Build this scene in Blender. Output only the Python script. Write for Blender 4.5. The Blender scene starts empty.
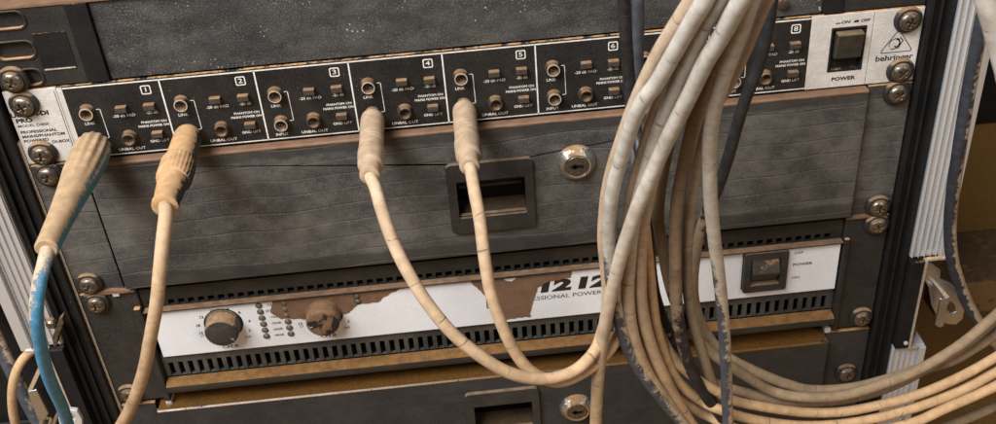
import bpy, bmesh, math, random
from mathutils import Vector, Matrix, noise as mnoise
from mathutils.geometry import tessellate_polygon
random.seed(7)
S = 0.001                      # everything below is written in millimetres
sc = bpy.context.scene
COL = sc.collection
V = Vector

# ------------------------------------------------------------------ camera, world, lights
CX, CY, F = 510.296, 197.037, 1052.286
CAMP = V((235.7066, -496.6827, 244.7487))
R = Matrix(((0.9946304, 0.09781016, -0.03381624),
            (-0.08313279, 0.56050259, -0.82396953),
            (-0.0616385, 0.82235638, 0.56562415)))
cd = bpy.data.cameras.new('camera'); cam = bpy.data.objects.new('camera', cd); COL.objects.link(cam)
cd.sensor_width = 36; cd.lens = F / 996 * 36
cd.shift_x = (498 - CX) / 996; cd.shift_y = (CY - 212) / 996
cd.clip_start = 0.01; cd.clip_end = 60
cam.matrix_world = Matrix.Translation(CAMP * S) @ R.to_4x4()
cd.dof.use_dof = True; cd.dof.focus_distance = 0.56; cd.dof.aperture_fstop = 22
sc.camera = cam
w = bpy.data.worlds.new('World'); sc.world = w; w.use_nodes = True
bg = w.node_tree.nodes['Background']; bg.inputs[0].default_value = (0.80, 0.86, 1.0, 1); bg.inputs[1].default_value = 0.12

def area(name, loc, target, size, power, color):
    ld = bpy.data.lights.new(name, 'AREA'); ld.shape = 'RECTANGLE'; ld.size = size[0]; ld.size_y = size[1]
    ld.energy = power; ld.color = color
    o = bpy.data.objects.new(name, ld); COL.objects.link(o); o.location = loc
    o.rotation_euler = (V(target) - V(loc)).to_track_quat('-Z', 'Y').to_euler(); return o
area('key_light', (-0.45, -0.72, 1.15), (0.24, 0, -0.1), (0.95, 0.7), 54, (1.0, 0.99, 0.975))  # broad key for the light from the upper left, source unseen
area('room_light', (1.15, -1.1, 0.75), (0.24, 0, -0.12), (0.3, 0.4), 6, (1.0, 0.80, 0.58))
vs = sc.view_settings; vs.view_transform = 'Standard'; vs.look = 'None'; vs.exposure = 0.22; vs.gamma = 1

def P(px, py, Y):
    """photo pixel + chosen depth plane -> millimetres"""
    d = R @ V(((px - CX) / F, -(py - CY) / F, -1)); t = (Y - CAMP.y) / d.y
    return CAMP + d * t

# ------------------------------------------------------------------ node helpers
class NT:
    def __init__(s, name):
        s.m = bpy.data.materials.new(name); s.m.use_nodes = True; s.t = s.m.node_tree; s.t.nodes.clear()
        s.out = s.t.nodes.new('ShaderNodeOutputMaterial'); s.b = s.t.nodes.new('ShaderNodeBsdfPrincipled')
        s.t.links.new(s.b.outputs[0], s.out.inputs[0])
        g = s.t.nodes.new('ShaderNodeNewGeometry')
        vm = s.t.nodes.new('ShaderNodeVectorMath'); vm.operation = 'SCALE'; vm.inputs[3].default_value = 1000
        s.t.links.new(g.outputs['Position'], vm.inputs[0]); s.pos = vm.outputs[0]
        sp = s.t.nodes.new('ShaderNodeSeparateXYZ'); s.t.links.new(g.outputs['Normal'], sp.inputs[0]); s.nz = sp.outputs[2]
        sq = s.t.nodes.new('ShaderNodeSeparateXYZ'); s.t.links.new(s.pos, sq.inputs[0]); s.x, s.y, s.z = sq.outputs
    def put(s, sock, v):
        if isinstance(v, bpy.types.NodeSocket): s.t.links.new(v, sock)
        elif isinstance(v, (tuple, list)): sock.default_value = (*v, 1) if len(v) == 3 and len(sock.default_value) == 4 else v
        else: sock.default_value = v
    def m_(s, op, a, b=0.0, c=0.0):
        n = s.t.nodes.new('ShaderNodeMath'); n.operation = op
        s.put(n.inputs[0], a); s.put(n.inputs[1], b); s.put(n.inputs[2], c); return n.outputs[0]
    def noise(s, scale, detail=4, rough=0.55, vec=None, stretch=None, off=0):
        v = vec if vec is not None else s.pos
        if stretch or off:
            mp = s.t.nodes.new('ShaderNodeMapping'); s.t.links.new(v, mp.inputs[0])
            if stretch: mp.inputs['Scale'].default_value = stretch
            mp.inputs['Location'].default_value = (off, off * 1.7, off * .6); v = mp.outputs[0]
        n = s.t.nodes.new('ShaderNodeTexNoise'); s.t.links.new(v, n.inputs['Vector'])
        n.inputs['Scale'].default_value = scale; n.inputs['Detail'].default_value = detail; n.inputs['Roughness'].default_value = rough
        return n.outputs[0]
    def ramp(s, v, a, b, lo=0.0, hi=1.0):
        n = s.t.nodes.new('ShaderNodeMapRange'); n.interpolation_type = 'SMOOTHSTEP'
        s.put(n.inputs[0], v); s.put(n.inputs[1], a); s.put(n.inputs[2], b); s.put(n.inputs[3], lo); s.put(n.inputs[4], hi); return n.outputs[0]
    def mix(s, f, a, b):
        n = s.t.nodes.new('ShaderNodeMix'); n.data_type = 'RGBA'; s.put(n.inputs[0], f); s.put(n.inputs[6], a); s.put(n.inputs[7], b); return n.outputs[2]
    def mul(s, a, f):
        n = s.t.nodes.new('ShaderNodeVectorMath'); n.operation = 'SCALE'; s.put(n.inputs[0], a); s.put(n.inputs[3], f); return n.outputs[0]
    def bump(s, h, dist=0.0003, st=1.0):
        n = s.t.nodes.new('ShaderNodeBump'); n.inputs['Strength'].default_value = st; n.inputs['Distance'].default_value = dist
        s.put(n.inputs['Height'], h); s.t.links.new(n.outputs[0], s.b.inputs['Normal'])
    def fin(s, col, rough, metal=0.0, spec=0.4):
        s.put(s.b.inputs['Base Color'], col); s.put(s.b.inputs['Roughness'], rough); s.put(s.b.inputs['Metallic'], metal)
        s.b.inputs['Specular IOR Level'].default_value = spec; return s.m

MUD = (0.37, 0.205, 0.092); MUDD = (0.22, 0.115, 0.045)
def grimy(name, base, rough=0.5, metal=0.0, up=1.0, bias=-0.35, mud=MUD, vary=0.25, dust=0.0, dustc=(0.2, 0.16, 0.11),
          bumps=0.00008, lines=False, speck=0.0, gran=0.0, spec=0.4, amp=1.1):
    """painted or metal surface with mud dried on its upward-facing sides and in patches, plus a dusty film"""
    n = NT(name)
    n1 = n.noise(0.09, 6, 0.6); n2 = n.noise(0.8, 4, 0.6); n3 = n.noise(0.03, 3, .5, off=31)
    col = n.mix(n.ramp(n2, .3, .7), tuple(c * (1 - vary) for c in base), tuple(min(1, c * (1 + vary)) for c in base))
    h = n.m_('MULTIPLY', n2, .5)
    if dust:
        dn = n.noise(0.10, 8, 0.72, stretch=(0.7, 1, 1), off=5)
        dm = n.m_('MULTIPLY', n.ramp(n.m_('ADD', n.m_('MULTIPLY', dn, .75), n.m_('MULTIPLY', n3, .45)), .42, .82), dust)
        col = n.mix(dm, col, dustc)
    if gran:
        gn = n.noise(1.1, 2, .8, off=9); gm = n.m_('MULTIPLY', n.ramp(gn, .52, .70), n.ramp(n.noise(.06, 4, .6, off=19), .38, .62, .25, 1.0)); col = n.mix(n.m_('MULTIPLY', gm, gran), col, tuple(min(1, c * 1.9) for c in dustc)); h = n.m_('ADD', h, n.m_('MULTIPLY', gn, 2.0))
    if lines:
        wv = n.m_('MULTIPLY', n.m_('SUBTRACT', n.noise(0.013, 1, .5, stretch=(1, 1, 1.2)), .5), 13)
        wv2 = n.m_('MULTIPLY', n.m_('SUBTRACT', n.noise(0.07, 2, .5), .5), 1.6)
        zz = n.m_('DIVIDE', n.m_('ADD', n.m_('ADD', n.m_('ADD', n.z, n.m_('MULTIPLY', n.x, -.012)), wv), wv2), 10.5)
        fr = n.m_('ABSOLUTE', n.m_('SUBTRACT', n.m_('FRACT', zz), .5))
        th = n.ramp(n.noise(0.03, 4, .6, stretch=(1, 1, 3), off=12), .36, .60, 0.004, 0.055)
        ln = n.m_('SUBTRACT', 1.0, n.ramp(fr, 0.0, th))
        col = n.mix(n.m_('MULTIPLY', ln, .78), col, (0.018, 0.017, 0.016))
        h = n.m_('SUBTRACT', h, n.m_('MULTIPLY', ln, .8))
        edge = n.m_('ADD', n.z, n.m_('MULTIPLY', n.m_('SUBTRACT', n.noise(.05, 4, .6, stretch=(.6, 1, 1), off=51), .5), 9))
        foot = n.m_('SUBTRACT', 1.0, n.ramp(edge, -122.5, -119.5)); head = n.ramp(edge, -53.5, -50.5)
        col = n.mix(n.m_('MULTIPLY', n.m_('MAXIMUM', foot, head), .66), col, (0.020, 0.020, 0.021))  # wavy dark foot band; head band paints lip shadow along with the dirt
        fr2 = n.m_('ABSOLUTE', n.m_('SUBTRACT', n.m_('FRACT', n.m_('ADD', zz, .06)), .5))
        col = n.mix(n.m_('MULTIPLY', n.m_('SUBTRACT', 1.0, n.ramp(fr2, .0, .03)), .3), col, (0.28, 0.24, 0.18))
    if speck:
        v = n.t.nodes.new('ShaderNodeTexVoronoi'); n.t.links.new(n.pos, v.inputs['Vector']); v.inputs['Scale'].default_value = 0.35
        sp = n.m_('LESS_THAN', v.outputs['Distance'], n.ramp(n.noise(.05, 2, .5, off=77), .45, .75, 0.02, speck))
        col = n.mix(n.m_('MULTIPLY', sp, .8), col, (0.45, 0.40, 0.33))
    k = n.m_('ADD', n.m_('MULTIPLY', n.nz, up), n.m_('ADD', n.m_('MULTIPLY', n.m_('SUBTRACT', n1, .5), amp), bias))
    k = n.m_('ADD', k, n.m_('MULTIPLY', n.m_('SUBTRACT', n2, .5), .35))
    mk = n.ramp(k, 0.0, 0.14)
    mc = n.mix(n.ramp(n.noise(.2, 5, .65, off=3), .3, .7), tuple(c * .62 for c in mud), tuple(min(1, c * 1.15) for c in mud))
    col = n.mix(mk, col, mc)
    n.bump(n.m_('ADD', h, n.m_('MULTIPLY', mk, 1.6)), bumps)
    return n.fin(col, n.m_('ADD', n.m_('MULTIPLY', mk, .9 - rough), n.m_('ADD', rough, n.m_('MULTIPLY', n.m_('SUBTRACT', n1, .5), .25))),
                 n.m_('MULTIPLY', n.m_('SUBTRACT', 1.0, mk), metal) if metal else 0.0, spec)

M = {}
M['di_black'] = grimy('di_black', (0.0085, 0.0085, 0.009), .38, up=.9, bias=-.80, vary=.3, dust=.14, dustc=(.085, .078, .068), gran=.12, speck=.07)
M['di_silver'] = grimy('di_silver', (0.66, 0.65, 0.63), .40, .3, up=.9, bias=-.70, vary=.10, dust=.5, dustc=(.42, .37, .30), gran=.4)
M['brass'] = grimy('muddy_brass', (0.075, 0.055, 0.042), .35, .5, up=.8, bias=-.36, mud=(.155, .088, .045), vary=.3)
M['button'] = grimy('muddy_button', (0.045, 0.034, 0.027), .5, up=1.0, bias=-.42, mud=(.20, .115, .058))
M['hole'] = grimy('dark_hole', (0.005, 0.004, 0.0035), .8, up=0, bias=-2, vary=.1, spec=.1)
M['ring'] = grimy('worn_ring_and_highlight', (0.60, 0.53, 0.43), .4, .5, up=.3, bias=-.5)
M['white_print'] = grimy('white_print', (0.64, 0.61, 0.56), .6, up=0, bias=-.36, mud=(.16, .12, .08), vary=.15)
M['black_print'] = grimy('black_print', (0.015, 0.015, 0.015), .5, up=0, bias=-.5, mud=(.45, .4, .35), vary=.1)
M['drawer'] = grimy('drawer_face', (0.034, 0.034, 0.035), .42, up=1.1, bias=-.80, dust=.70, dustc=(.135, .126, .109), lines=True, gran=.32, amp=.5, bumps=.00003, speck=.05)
M['drawer_low'] = grimy('low_drawer_face', (0.018, 0.019, 0.021), .5, up=1.2, bias=-.72, dust=.45, dustc=(.055, .052, .046), gran=.3, speck=.05, amp=.6)
M['black_metal'] = grimy('black_metal', (0.013, 0.013, 0.0135), .45, up=1.0, bias=-.60, dust=.35, dustc=(.05, .044, .036), gran=.25, speck=.06)
M['rail_black'] = grimy('rail_black', (0.0065, 0.0065, 0.007), .6, up=.7, bias=-.75, dust=.3, dustc=(.026, .023, .019), speck=.05, spec=.2)
M['crinkle'] = grimy('crinkle_black', (0.017, 0.017, 0.018), .6, up=.9, bias=-.85, dust=.75, dustc=(.072, .069, .062), gran=.85, speck=.22, amp=.9, bumps=.00022)
M['pocket'] = grimy('pocket_plastic', (0.017, 0.0175, 0.018), .38, up=1.1, bias=-.56, mud=(.15, .10, .06), dust=.5, dustc=(.06, .054, .045))
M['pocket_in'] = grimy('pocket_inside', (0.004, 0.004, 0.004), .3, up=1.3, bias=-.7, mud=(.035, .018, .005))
M['steel'] = grimy('lock_steel', (0.62, 0.58, 0.53), .28, .95, up=.7, bias=-.42, mud=(.22, .13, .065), vary=.2)
M['screw'] = grimy('rusty_screw', (0.17, 0.145, 0.115), .33, .85, up=.8, bias=-.55, mud=(.15, .09, .048), vary=.5)
M['washer'] = grimy('black_washer', (0.016, 0.014, 0.012), .5, up=1.1, bias=-.58, mud=(.20, .125, .065))
M['amp_plate'] = grimy('amp_silver', (0.68, 0.69, 0.72), .40, .12, up=1.2, bias=-.72, mud=(.30, .185, .105), vary=.04, dust=.22, dustc=(.50, .47, .42), amp=.6)
M['amp_black'] = grimy('amp_black', (0.010, 0.010, 0.010), .45, up=.35, bias=-.62, mud=(.20, .11, .045), dust=.4, dustc=(.045, .037, .027), amp=.7)
M['tooth'] = grimy('vent_bars', (0.028, 0.027, 0.025), .55, up=.1, bias=-.75, dust=.7, dustc=(.095, .088, .075))
M['ledge'] = grimy('amp_ledge', (0.016, 0.016, 0.016), .36, up=1.6, bias=-.66, mud=(.150, .072, .020), dust=.5, dustc=(.05, .044, .036), amp=.7)
M['knob'] = grimy('knob_black', (0.012, 0.012, 0.012), .5, up=1.3, bias=-.52, mud=(.24, .15, .085), dust=.9, dustc=(.05, .045, .038), amp=.8)
M['knob_mud'] = grimy('knob_muddy', (0.012, 0.012, 0.012), .55, up=1.0, bias=.16, mud=(.165, .092, .048), amp=2.6)
M['led'] = grimy('led_lens', (0.10, 0.085, 0.065), .3, up=.6, bias=-.5)
M['alu'] = grimy('aluminium', (0.62, 0.64, 0.67), .28, .6, up=.0, bias=-1.5, vary=.01, bumps=.00001)
M['zinc'] = grimy('zinc_white', (0.72, 0.73, 0.75), .35, .6, up=.3, bias=-.7, vary=.05)
M['edge'] = grimy('worn_edge', (0.62, 0.53, 0.42), .4, .6, up=.6, bias=-.55, vary=.2)
M['latch'] = grimy('latch_metal', (0.55, 0.57, 0.62), .25, .95, up=.8, bias=-.75, mud=(.34, .18, .07), vary=.06, bumps=.00002)
M['floor'] = grimy('mud_floor', (0.20, 0.105, 0.024), .6, up=0, bias=-.2, mud=(.09, .046, .012), vary=.3, bumps=.002)
M['ply'] = grimy('muddy_plywood', (0.12, 0.066, 0.024), .7, up=.3, bias=-.1, mud=(.06, .033, .012), vary=.3)
M['card'] = grimy('pale_card', (0.55, 0.50, 0.42), .8, up=.4, bias=-.5)
M['mudfilm'] = None
def mudfilm():
    n = NT('dried_mud_film'); a = n.noise(.12, 6, .6); b = n.noise(1.2, 4, .65, off=4)
    c = n.mix(n.ramp(a, .3, .7), (0.120, 0.066, 0.039), (0.165, 0.095, 0.057)); c = n.mix(n.ramp(b, .66, .80), c, (.24, .17, .12))
    n.bump(n.m_('ADD', a, b), .0002); return n.fin(c, .7, 0, .3)
M['mudfilm'] = mudfilm()
M['gold'] = grimy('golden_mud', (0.085, 0.040, 0.010), .33, up=0, bias=-.22, mud=(.035, .018, .007), vary=.3, amp=2.0)


def cable_mat(name, jacket, mud, crack=1.0, chips=0.5, rough=.45, side=-.16):
    """rubber jacket under a cracked coat of dried mud; how much coat is left comes from the 'coat' attribute along the cord"""
    n = NT(name)
    at = n.t.nodes.new('ShaderNodeAttribute'); at.attribute_name = 'coat'
    uv = n.t.nodes.new('ShaderNodeUVMap'); uv.uv_map = 'along'
    sp = n.t.nodes.new('ShaderNodeSeparateXYZ'); n.t.links.new(uv.outputs[0], sp.inputs[0]); u, v = sp.outputs[0], sp.outputs[1]
    n1 = n.noise(.22, 5, .6); n2 = n.noise(1.1, 4, .7, off=8); n3 = n.noise(.045, 3, .5, off=20)
    sep = n.t.nodes.new('ShaderNodeSeparateColor'); n.t.links.new(at.outputs['Color'], sep.inputs[0]); coat, pale = sep.outputs[0], sep.outputs[1]
    k = n.m_('ADD', n.m_('ADD', n.m_('MULTIPLY', coat, 1.7), n.m_('MULTIPLY', n.m_('SUBTRACT', n1, .5), 1.1)), n.m_('MULTIPLY', n.m_('SUBTRACT', n2, .5), .5 * chips))
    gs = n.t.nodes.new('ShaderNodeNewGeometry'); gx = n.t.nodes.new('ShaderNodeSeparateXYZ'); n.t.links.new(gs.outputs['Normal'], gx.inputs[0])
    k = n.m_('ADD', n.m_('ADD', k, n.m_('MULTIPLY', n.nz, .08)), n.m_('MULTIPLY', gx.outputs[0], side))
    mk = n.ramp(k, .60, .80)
    # rings where the coat broke as the cord was bent
    wob = n.m_('MULTIPLY', n.m_('SUBTRACT', n.noise(.09, 1, .5, off=40), .5), 7.0)
    vo = n.t.nodes.new('ShaderNodeTexVoronoi'); vo.voronoi_dimensions = '1D'; vo.feature = 'DISTANCE_TO_EDGE'; vo.inputs['Scale'].default_value = 1 / 23
    n.t.links.new(n.m_('ADD', u, wob), vo.inputs['W'])
    wd = n.ramp(n.noise(.07, 2, .5, off=60), .35, .68, .006, .055)
    cr = n.m_('MULTIPLY', n.m_('SUBTRACT', 1.0, n.ramp(vo.outputs['Distance'], 0.0, wd)), crack)
    cr = n.m_('MULTIPLY', cr, n.ramp(n.noise(.11, 3, .5, off=90), .47, .62, 0, .8))
    vo2 = n.t.nodes.new('ShaderNodeTexVoronoi'); vo2.voronoi_dimensions = '1D'; vo2.feature = 'DISTANCE_TO_EDGE'; vo2.inputs['Scale'].default_value = 1 / 6.5
    n.t.links.new(n.m_('ADD', u, n.m_('MULTIPLY', wob, .6)), vo2.inputs['W'])
    cr2 = n.m_('MULTIPLY', n.m_('SUBTRACT', 1.0, n.ramp(vo2.outputs['Distance'], 0.0, .05)), n.ramp(n2, .52, .66, 0, .35))
    pit = n.ramp(n.noise(.9, 3, .6, off=15), .66, .74, 0, .5 * chips)
    tan = n.mix(n.ramp(n1, .3, .7), tuple(c * .82 for c in mud), tuple(min(1, c * 1.08) for c in mud))
    tan = n.mix(pale, tan, n.mix(n.ramp(n1, .3, .7), (0.34, 0.31, 0.27), (0.44, 0.41, 0.365)))
    tan = n.mix(n.ramp(n3, .52, .72, 0, .45), tan, tuple(c * .5 for c in mud))
    tan = n.mix(n.m_('MAXIMUM', pit, n.m_('MAXIMUM', cr, cr2)), tan, (.105, .080, .060))
    jk = n.mix(n.ramp(n1, .35, .75), jacket, tuple(min(1, c * 1.5 + .006) for c in jacket))
    col = n.mix(mk, jk, tan)
    n.bump(n.m_('SUBTRACT', n.m_('ADD', n.m_('MULTIPLY', mk, 1.5), n.m_('MULTIPLY', n2, .8)), n.m_('MULTIPLY', n.m_('ADD', cr, pit), 1.4)), .00013)
    return n.fin(col, n.m_('ADD', rough, n.m_('MULTIPLY', mk, .88 - rough)), 0, .35)
TAN = (0.42, 0.27, 0.145); BRN = (0.235, 0.165, 0.10)
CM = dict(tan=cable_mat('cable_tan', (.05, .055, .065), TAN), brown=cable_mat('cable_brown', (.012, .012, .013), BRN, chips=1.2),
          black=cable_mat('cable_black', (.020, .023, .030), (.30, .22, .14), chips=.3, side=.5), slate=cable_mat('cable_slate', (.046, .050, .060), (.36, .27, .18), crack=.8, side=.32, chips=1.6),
          blue=cable_mat('cable_blue', (.040, .165, .28), (.38, .29, .20), crack=.3, side=-.30, chips=2.4), drab=cable_mat('cable_drab', (.035, .06, .065), (.16, .145, .11), crack=.4))

# ------------------------------------------------------------------ object helpers
ORG = {}
def thing(name, label, cat, loc=(0, 0, 0), group=None):
    o = bpy.data.objects.new(name, None); COL.objects.link(o); o.empty_display_size = .02
    o.location = V(loc) * S; o['label'] = label; o['category'] = cat
    if group: o['group'] = group
    ORG[o.name] = V(loc); return o
def tomesh(name, bm, mat, org, smooth=False):
    me = bpy.data.meshes.new(name); bmesh.ops.recalc_face_normals(bm, faces=bm.faces)
    for v in bm.verts: v.co = (v.co - org) * S
    bm.to_mesh(me); bm.free()
    me.materials.append(mat)
    if smooth: me.polygons.foreach_set('use_smooth', [True] * len(me.polygons))
    return me
def obj(name, bm, mat, parent=None, smooth=False, bevel=0, label=None, org=None):
    o0 = org if org is not None else (ORG[parent.name] if parent else V((0, 0, 0)))
    o = bpy.data.objects.new(name, tomesh(name, bm, mat, o0, smooth)); COL.objects.link(o)
    if parent: o.parent = parent
    elif org is not None: o.location = V(org) * S
    ORG[o.name] = o0
    if bevel:
        b = o.modifiers.new('bevel', 'BEVEL'); b.width = bevel * S; b.segments = 2; b.limit_method = 'ANGLE'; b.angle_limit = math.radians(40)
    if smooth:
        try:
            o.data.set_sharp_from_angle(angle=math.radians(35))
        except Exception: pass
    if label: o['label'] = label
    return o
def place(name, me, parent, loc, rot=0.0):
    o = bpy.data.objects.new(name, me); COL.objects.link(o); o.parent = parent
    o.location = (V(loc) - ORG[parent.name]) * S; o.rotation_euler = (0, rot, 0); ORG[o.name] = V(loc); return o
def B(): return bmesh.new()
def box(bm, x0, x1, y0, y1, z0, z1):
    vs = [bm.verts.new((x, y, z)) for x in (x0, x1) for y in (y0, y1) for z in (z0, z1)]
    for f in ((0, 1, 3, 2), (4, 6, 7, 5), (0, 4, 5, 1), (2, 3, 7, 6), (0, 2, 6, 4), (1, 5, 7, 3)): bm.faces.new([vs[i] for i in f])
    return bm
def plate(bm, outer, holes, y0, y1):
    """flat part in the XZ plane, from y0 (front) to y1, with real holes"""
    loops = [outer] + list(holes)
    tri = tessellate_polygon([[V((p[0], p[1], 0)) for p in l] for l in loops])
    flat = [p for l in loops for p in l]
    a = [bm.verts.new((p[0], y0, p[1])) for p in flat]; b = [bm.verts.new((p[0], y1, p[1])) for p in flat]
    for t in tri:
        try: bm.faces.new([a[i] for i in t]); bm.faces.new([b[i] for i in reversed(t)])
        except ValueError: pass
    k = 0
    for l in loops:
        n = len(l)
        for i in range(n):
            p, q = k + i, k + (i + 1) % n; bm.faces.new((a[p], a[q], b[q], b[p]))
        k += n
    return bm
def rect(x0, x1, z0, z1): return [(x0, z0), (x1, z0), (x1, z1), (x0, z1)]
def rrect(x0, x1, z0, z1, r, n=5):
    o = []
    for cx, cz, a in ((x1 - r, z1 - r, 0), (x0 + r, z1 - r, 90), (x0 + r, z0 + r, 180), (x1 - r, z0 + r, 270)):
        for i in range(n + 1):
            t = math.radians(a + 90 * i / n); o.append((cx + r * math.cos(t), cz + r * math.sin(t)))
    return o
def circ(x, z, r, n=24, rz=None): return [(x + r * math.cos(2 * math.pi * i / n), z + (rz or r) * math.sin(2 * math.pi * i / n)) for i in range(n)]
def lathe(bm, prof, x, z, seg=32, fl=None, y=0.0):
    """profile [(distance towards the viewer, radius)] turned about an axis along -y"""
    rings = []
    for d, r in prof:
        ring = []
        for i in range(seg):
            a = 2 * math.pi * i / seg; rr = r * (fl(d, a) if fl else 1)
            ring.append(bm.verts.new((x + rr * math.cos(a), y - d, z + rr * math.sin(a))))
        rings.append(ring)
    for p, q in zip(rings, rings[1:]):
        for i in range(seg): bm.faces.new((p[i], p[(i + 1) % seg], q[(i + 1) % seg], q[i]))
    bm.faces.new(rings[0]); bm.faces.new(rings[-1]); return bm
def text(bm, s, x, z, size, y, align='CENTER', sx=1.0, shear=0.0, bold=0.0):
    c = bpy.data.curves.new('t', 'FONT'); c.body = s; c.size = size; c.align_x = align; c.align_y = 'CENTER'; c.shear = shear
    c.offset = bold; c.resolution_u = 3
    o = bpy.data.objects.new('t', c); COL.objects.link(o); bpy.context.view_layer.update()
    me = o.evaluated_get(bpy.context.evaluated_depsgraph_get()).to_mesh()
    vs = [bm.verts.new((x + v.co.x * sx, y, z + v.co.y)) for v in me.vertices]
    for p in me.polygons:
        try: bm.faces.new([vs[i] for i in p.vertices])
        except ValueError: pass
    o.to_mesh_clear(); bpy.data.objects.remove(o); bpy.data.curves.remove(c); return bm
def line(bm, pts, wd, y, closed=False):
    n = len(pts)
    for i in range(n if closed else n - 1):
        a, b = V(pts[i]), V(pts[(i + 1) % n]); d = (b - a).normalized(); s = V((-d.y, d.x)) * wd / 2; e = d * wd / 2
        q = [a - e - s, b + e - s, b + e + s, a - e + s]; bm.faces.new([bm.verts.new((p.x, y, p.y)) for p in q])
    return bm
def rough_loop(pts, amp, step=1.0, seed=0):
    out = []
    for i in range(len(pts)):
        a, b = V(pts[i]), V(pts[(i + 1) % len(pts)]); m = max(1, int((b - a).length / step)); nr = V((-(b - a).y, (b - a).x)).normalized()
        for j in range(m):
            p = a.lerp(b, j / m); k = mnoise.noise(V((p.x * .35 + seed, p.y * .35, seed))) * 1.0 + mnoise.noise(V((p.x * 1.3, p.y * 1.3, seed))) * .5
            p = p + nr * k * amp; out.append((p.x, p.y))
    return out

# ------------------------------------------------------------------ shared small parts (built once, placed often)
def make_screw():
    w_ = B(); lathe(w_, [(0, 7.6), (1.0, 7.7), (2.2, 7.0), (2.8, 6.2), (2.2, 5.2)], 0, 0, 36)
    wm = tomesh('washer', w_, M['washer'], V((0, 0, 0)), True)
    h = B(); lathe(h, [(1.6, 5.6), (3.4, 5.5), (4.5, 4.7), (5.2, 3.3), (5.5, 1.6), (5.55, .3)], 0, 0, 32)
    hm = tomesh('head', h, M['screw'], V((0, 0, 0)), True)
    c = B(); t = .62
    for a in (0, 1):
        if a: box(c, -t, t, -8, -3.9, -2.7, 2.7)
        else: box(c, -2.7, 2.7, -8, -3.9, -t, t)
    cm = tomesh('cut', c, M['hole'], V((0, 0, 0)))
    ho = bpy.data.objects.new('h', hm); co = bpy.data.objects.new('c', cm); COL.objects.link(ho); COL.objects.link(co)
    md = ho.modifiers.new('b', 'BOOLEAN'); md.object = co; md.operation = 'DIFFERENCE'; md.solver = 'EXACT'; md.use_self = True
    bpy.context.view_layer.update()
    nm = bpy.data.meshes.new_from_object(ho.evaluated_get(bpy.context.evaluated_depsgraph_get())); nm.name = 'screw_head'
    bpy.data.objects.remove(ho); bpy.data.objects.remove(co)
    nm.materials.clear(); nm.materials.append(M['screw']); nm.materials.append(M['hole']) 
    for p in nm.polygons: p.material_index = 0; 
    return wm, nm
WASHER, HEAD = make_screw()
def screw(parent, x, z, y=0.0, rot=None, sc_=1.0):
    o = place('rack_screw', HEAD, parent, (x, y, z), random.uniform(0, 1.5) if rot is None else rot); o.scale = (sc_,) * 3
    u = bpy.data.objects.new('washer', WASHER); COL.objects.link(u); u.parent = o
    return o

# ------------------------------------------------------------------ the setting
fl = B()
N = 40
gv = [[fl.verts.new((-2600 + 5200 * i / N + 240, -2600 + 5200 * j / N, -470 + 6 * mnoise.noise(V((i * .7, j * .7, 0))))) for j in range(N + 1)] for i in range(N + 1)]
for i in range(N):
    for j in range(N): fl.faces.new((gv[i][j], gv[i + 1][j], gv[i + 1][j + 1], gv[i][j + 1]))
o = obj('floor', fl, M['floor']); o['kind'] = 'structure'
wl = B(); box(wl, -2500, 3000, 1500, 1560, -475, 1800); o = obj('wall', wl, M['ply']); o['kind'] = 'structure'

# ------------------------------------------------------------------ flight case: sides, rails, edge profiles, plates, latches
case = thing('flight_case', 'open black rack case with ribbed aluminium edges and black rails round the muddy units', 'flight case', (240, 0, -460))
b = B(); box(b, -34, -26, 2, 420, -440, 48); obj('side_panel', b, M['ply'], case)
b = B(); box(b, 508, 516, 2, 420, -440, 48); obj('side_panel', b, M['ply'], case)
b = B(); box(b, -34, 516, 2, 420, -450, -441); obj('bottom_panel', b, M['ply'], case)
b = B(); box(b, -26, 508, 412, 420, -440, 48); obj('back_panel', b, M['ply'], case)
def rail(x0, x1, sgn):
    b = B(); box(b, x0, x1, -1, 22, -440, 60)
    m = (x0 + x1) / 2
    for xx, w2, d in ((x0 + 1.3, 1.3, 3.2), (m + .5 * sgn, .8, 2.0), (x1 - 1.3, 1.3, 3.8)): box(b, xx - w2, xx + w2, -1 - d, -1.02, -439, 59)
    return b
obj('rail', rail(-16.6, -2.0, -1), M['rail_black'], case, bevel=.3)
obj('rail', rail(483.2, 497.2, 1), M['rail_black'], case, bevel=.3)
b = B(); box(b, -1.7, -.2, -1.5, 8, -439, -30); obj('rail_edge', b, M['edge'], case, label='pale worn edge strip of the rail beside the panels')
def profile(x_in, x_out, z0, z1):
    sg = 1 if x_out > x_in else -1; b = B()
    def bx(a, c, y0, y1): box(b, min(a, c), max(a, c), y0, y1, z0, z1)
    bx(x_in, x_out, -6, 16)
    p = x_in + sg * .4
    for gap in (.2, 3.2, 3.2, 3.0, 3.0):
        p += sg * gap; bx(p, p + sg * .55, -7.2, -6.01); p += sg * .55
    bx(p + sg * 1.2, x_out - sg * .2, -9.5, -6.01)
    return b
for z0, z1 in ((-166, 60), (-440, -240)):
    obj('edge_profile', profile(-17.3, -41, z0, z1), M['alu'], case, bevel=.35)
    obj('edge_profile', profile(497.9, 519, z0, z1), M['alu'], case, bevel=.35)
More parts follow.
